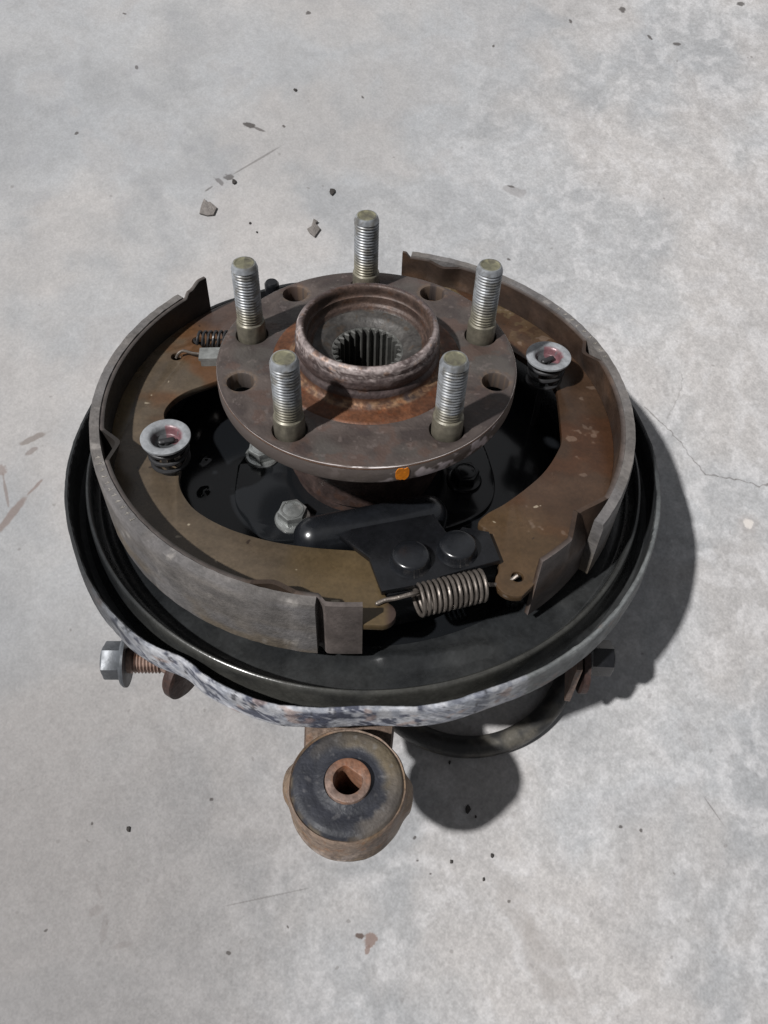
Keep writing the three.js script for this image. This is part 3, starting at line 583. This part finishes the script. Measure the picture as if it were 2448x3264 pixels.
{
  const t = [[0, 38.6], [3.6, 38.6], [4.2, 38.9], [5.0, 38.7], [5.5, 37.8], [5.75, 36.8]];
  for (let i = 0; i < 18; i++) { const y = 36.4 - i * 1.5; t.push([5.95, y], [6.0, y - .25], [5.5, y - .72], [5.5, y - .85], [5.95, y - 1.3]); }
  t.push([5.7, 9.1], [5.7, 8.6], [6.5, 8], [6.75, 6.8], [6.75, -1], [6.4, -9.6]);
  const proto = lathe(t, 40);
  studs.forEach(([x, z], i) => part('wheel_stud', proto.clone(), M.zinc, hub, {
    at: [x, 0, z], turn: i * 1.3, crease: 25,
    colour: (X, Y, Z) => {
      const b = f3(X / 2 + i * 9, Y / 2, Z / 2, 450), a = f3(X / 6 + i * 5, Y / 5, Z / 6, 451), r = Math.hypot(X, Z);
      let c = mixc([138, 142, 148], [166, 169, 172], a);
      c = mixc(c, [136, 131, 115], step(20 + 9 * Math.sin(i * 2.4) * .5 + 10 * (a - .5), 12, Y));
      c = mixc(c, [110, 105, 94], .7 * step(9, 6, Y));
      if (Y > 38.4 && r < 4.5) c = mixc([132, 130, 112], [150, 146, 118], b);
      if (Y > 9 && r < 5.5 && Y < 37) c = mixc(c, [92, 90, 84], .35);
      c = mixc(c, [96, 92, 84], .55 * step(.52, .66, f3(X / 3.4 + i * 31, Y / 2.6, Z / 3.4, 452)));
      const g = 1 + .4 * (b - .5); return [c[0] * g, c[1] * g, c[2] * g];
    },
  }));
}

// --- underneath: the knuckle, its bushing, long bolt and the cable
const rustTint = (x, y, z) => { const a = f3(x / 10, y / 8, z / 10, 500), b = f3(x / 3, y / 3, z / 3, 501); let c = mixc([104, 91, 81], [136, 121, 107], a); c = mixc(c, [98, 80, 71], .5 * step(.5, .65, b)); return c; };
{
  const knuckle = part('knuckle', [cyl(46, 52, 24, 48).translate(0, -88, 0), cyl(36, 32, 34, 32).translate(-4, -112, -22),
    slab([[-24, 40], [24, 40], [21, 120], [19, 150], [11, 160], [-11, 160], [-19, 150], [-21, 120]], -90, 14, 3), slab([[-62, 84], [60, 76], [98, 82], [98, 92], [60, 94], [-62, 98]], -92, 16, 3)], M.cast, brake, { colour: rustTint });
  const B = [1.3, 170.8];                            // bushing axis
  const sh = lathe([[22.7, -77.6], [23.4, -76.9], [23.9, -77.6], [24.1, -80], [24.1, -84], [24.2, -88], [24.2, -92], [24.0, -97], [23.4, -100.2], [22.2, -102.2], [20, -103], [10, -103.4]], 120), p = sh.attributes.position;
  for (let i = 0; i < p.count; i++) {
    const x = p.getX(i), y = p.getY(i), z = p.getZ(i), r = Math.hypot(x, z), a = Math.atan2(x, z) * 180 / PI;
    const lug = Math.exp(-(((Math.abs(a + 4) - 94) / 17) ** 4)) * step(-79, -83, y) * step(-99, -92, y) * 3.4;
    const d = lug * .8 + .7 * (f3(x / 6, y / 6, z / 6, 510) - .5);
    p.setXYZ(i, x * (1 + d / r), y, z * (1 + d / r));
  }
  const shell = part('bushing_shell', sh.translate(B[0], 0, B[1]), M.cast, knuckle, {
    crease: 45, label: 'tan rusted shell of the bushing',
    colour: (x, y, z) => { let c = rustTint(x, y, z); c = mixc(c, [158, 144, 130], .45); const b = f3(x / 3, y / 3, z / 3, 511), a = f3(x / 12, y / 12, z / 12, 512); c = mixc(c, [130, 112, 88], .6 * step(.4, .6, a)); if (z > B[1] + 12 && y < -90) c = mixc(c, [190, 180, 172], .85 * step(.46, .6, b) * step(14, -2, x) * step(-102, -97, y)); return c; },
  });
  const face = [[9.6, -74.6], [11, -75.3], [13.4, -75.9], [17, -75.2], [20, -75.2], [21.8, -76], [22.9, -77.6], [22.9, -80]];
  const fp = []; for (let i = 0; i + 1 < face.length; i++) for (let j = 0; j < 4; j++) fp.push([mix(face[i][0], face[i + 1][0], j / 4), mix(face[i][1], face[i + 1][1], j / 4)]); fp.push(face.at(-1));
  part('rubber_bushing', lathe(fp, 160).translate(B[0], 0, B[1]), M.rubber, brake, {
    crease: 60, label: 'dark rubber bushing with tan dirt',
    colour: (x, y, z) => {
      const X = x - B[0], Z = z - B[1], r = Math.hypot(X, Z), a = f3(x / 8, 1, z / 8, 520), b = f3(x / 2.4, 2, z / 2.4, 521), l = f3(x / 16 + 7, 3, z / 16, 522);
      let c = mixc([42, 44, 52], [58, 60, 68], a);
      c = mixc(c, [108, 96, 80], .85 * step(20.8 + 3.5 * (a - .5), 22.6, r) * step(.42, .62, a));
      const ne = step(.35, .75, Math.cos(Math.atan2(X, -Z) - .75)) * step(14, 17, r + 5 * (a - .5));
      c = mixc(c, [120, 106, 82], .85 * ne * step(.35, .5, l + .1));
      const e = step(.55, .85, Math.cos(Math.atan2(X, -Z) - 2.1)) * step(16, 18, r + 4 * (b - .5)); c = mixc(c, [108, 100, 92], .8 * e);
      const n = step(.5, .9, Math.cos(Math.atan2(X, -Z) + .2)) * step(14, 18, r); c = mixc(c, [80, 74, 68], .7 * n * step(.4, .55, a));
      c = mixc(c, [120, 118, 118], .5 * step(.68, .74, b));
      return c;
    },
  });
  const s = new THREE.Shape(); s.absarc(0, 0, 9.3, 0, PI * 2);
  const hole = new THREE.Path(); for (let i = 0; i <= 48; i++) { const a = i / 48 * 2 * PI, f = 5.9, x = f * Math.cos(a), z = f * Math.sin(a), n = x * .55 - z * .835, k = n > 4.2 ? 4.2 / n : 1; i ? hole.lineTo(x * k, z * k) : hole.moveTo(x * k, z * k); }
  s.holes.push(hole);
  part('inner_sleeve', flat(new THREE.ExtrudeGeometry(s, { depth: 28, bevelThickness: .6, bevelSize: .6, bevelOffset: -.6, bevelSegments: 2, curveSegments: 48 }), -73.2).translate(B[0] + .2, 0, B[1] + .2), M.cast, brake, {
    label: 'rusty steel sleeve in the bushing',
    colour: (x, y, z) => { const X = x - B[0], Z = z - B[1], b = f3(x / 2, y / 2, z / 2, 530); let c = mixc([128, 108, 98], [160, 144, 134], b); const n = step(-.3, .8, Math.cos(Math.atan2(X, -Z) - .35)); return mixc(c, [132, 92, 68], n * .8 * step(.25, .5, b + .1)); },
  });
  part('bushing_bottom', cyl(9, 9, 2, 32).translate(B[0], -102, B[1]), M.soot, knuckle);
}
{
  // long bolt through the knuckle, along x: only its two ends show
  const bolt = new THREE.Group(); bolt.name = 'long_bolt'; bolt.userData.label = 'long flanged bolt sticking out under the left edge of the plate'; brake.add(bolt);
  const tilt = (g) => g.rotateZ(PI / 2).rotateY(.06).rotateZ(-.03).translate(-106.5, -100, 106.6);
  const hd = hexBolt(15.5, 9, 12.6, 2.2).map((g) => tilt(g));
  part('bolt_head', hd, M.zinc, bolt, { colour: (x, y, z) => { const b = f3(x / 4, y / 4, z / 4, 540); return mixc([88, 92, 98], [120, 124, 128], b); } });
  const th = [[5.9, 0]]; for (let i = 0; i < 9; i++) { const y = -2 - i * 1.6; th.push([6.1, y], [5.2, y - .8]); } th.push([6.0, -17], [6.2, -18], [6.2, -60]);
  part('bolt_shank', tilt(lathe(th, 36)), M.hub, bolt, { crease: 25, colour: (x, y, z) => mixc([150, 130, 120], [188, 170, 160], f3(x / 3, y / 3, z / 3, 541)) });
  part('boss_disc', lathe([[0, 3], [12.5, 3], [13.5, 1.5], [13.5, -2], [12, -3], [0, -3]], 40).rotateZ(PI / 2).rotateY(-.5).translate(-80, -104, 109), M.cast, brake, { colour: () => [70, 52, 47] });
  const nut = hexBolt(15, 11, 11, 2).map((g) => g.rotateZ(-PI / 2).translate(110.5, -101, 93));
  part('bolt_nut', nut, M.enamel, brake, { label: 'dark nut under the right edge of the plate' });
  part('bracket_plate', new THREE.BoxGeometry(2.6, 30, 24).rotateY(-.12).translate(105, -101, 97), M.cast, brake, { colour: () => [118, 104, 96] });
  part('nut_washer', cyl(12.5, 12.5, 3, 36).rotateZ(PI / 2).translate(109.4, -103, 97.5), M.cast, brake, { colour: () => [62, 46, 42] });
}
{
  // loop of black sheathed cable resting on the floor
  const c = [67.5, 101], R = 60.2;
  const g = tube((t) => { const a = rad(mix(42, 318, t)), up = 34 * (step(.15, 0, t) + step(.85, 1, t)); return onFloor(c[0] + R * Math.sin(a), 5.9 + up, c[1] - R * Math.cos(a)); }, 160, 5.9, 18);
  part('brake_cable', g, M.hose, brake, { crease: 60, label: 'black cable loop resting on the floor', colour: (x, y, z) => { const a = f3(x / 9, y / 5, z / 9, 560); return mixc([52, 52, 52], [104, 100, 92], step(.45, .75, a)); } });
}

// ------------------------------------------------------------------ grit lying on the floor
function flake(name, label, x, z, outline, t, m, category, group) {
  const s = outline.map(([a, b]) => [x + a, z + b]);
  const g = prep(slab(s, t, t - .15, .35), rad(35)); boxUV(g); 
  const p = g.attributes.position; for (let i = 0; i < p.count; i++) if (p.getY(i) > t * .5) p.setY(i, p.getY(i) + t * .5 * (n2(p.getX(i) / 2.5, p.getZ(i) / 2.5, 600) - .4));
  g.translate(-x, 0, -z); g.scale(.001, .001, .001);
  const me = new THREE.Mesh(g, m); me.name = name; me.castShadow = me.receiveShadow = true; me.position.set(x / 1000, .0001, z / 1000);
  me.userData = { label, category }; if (group) me.userData.group = group; scene.add(me); return me;
}
flake('stone_flake', 'larger grey flat flake on the floor, left of the other flake', -110, -175, [[-3.7, -7.5], [-1.3, -4.8], [.7, -5.1], [5.5, -1.4], [4, 4.7], [-.4, 5.6], [-5.3, 4.5], [-5, -1]], 1.6, M.chip, 'flake');
flake('stone_flake_001', 'smaller grey flake with a spur, close to the rear wheel stud', -38.5, -167, [[-1.5, -7.2], [1.4, -5.4], [.2, -3.6], [3.6, .2], [.4, 6.9], [-3, 4.3], [-5, 1.2], [-2.4, -1.2]], 1.8, M.chip, 'flake');
{
  const where = ['lone black crumb far behind the brake, left of the middle', 'black crumb at the end of the dark scuff, above the larger grey flake', 'black crumb between the two grey flakes, behind the smaller one', 'tiny black speck right of the larger flake, upper of a pair', 'tiny black speck right of the larger flake, lower of a pair',
    'tiny black crumb beside the cable loop, inside the bushing shadow', 'largest black crumb in the round shadow of the bushing', 'small crumb touching the largest one in the bushing shadow', 'black crumb in front of the bushing shadow, middle of three', 'black crumb in front of the bushing shadow, rightmost of three', 'black crumb nearest the camera, in front of the bushing shadow', 'lone black crumb on the left, level with the bushing'];
  const spots = [[-62, -284, 1.5], [-95.7, -199.4, 2.0], [-29.2, -198.3, 2.4], [-81.7, -167.1, .9], [-76.4, -160.3, .8], [61.3, 169.4, .9], [71.7, 192.6, 2.0], [75.9, 195.9, .9], [63.5, 218.6, 1], [84.8, 214.4, 1.1], [80.6, 226.3, .9], [-103.3, 211.8, 1.4]];
  spots.forEach(([x, z, r], i) => {
    const o = Array.from({ length: 8 }, (_, k) => { const a = -k / 8 * 2 * PI, q = r * (.6 + .6 * rnd()); return [q * Math.cos(a) * .8, q * Math.sin(a) * 1.15]; });
    flake('dirt_crumb' + (i ? '_' + String(i).padStart(3, '0') : ''), where[i], x, z, o, Math.max(.6, r * .5), M.soot, 'crumb', 'black crumbs of dirt on the floor');
  });
}

renderer.render(scene, camera);
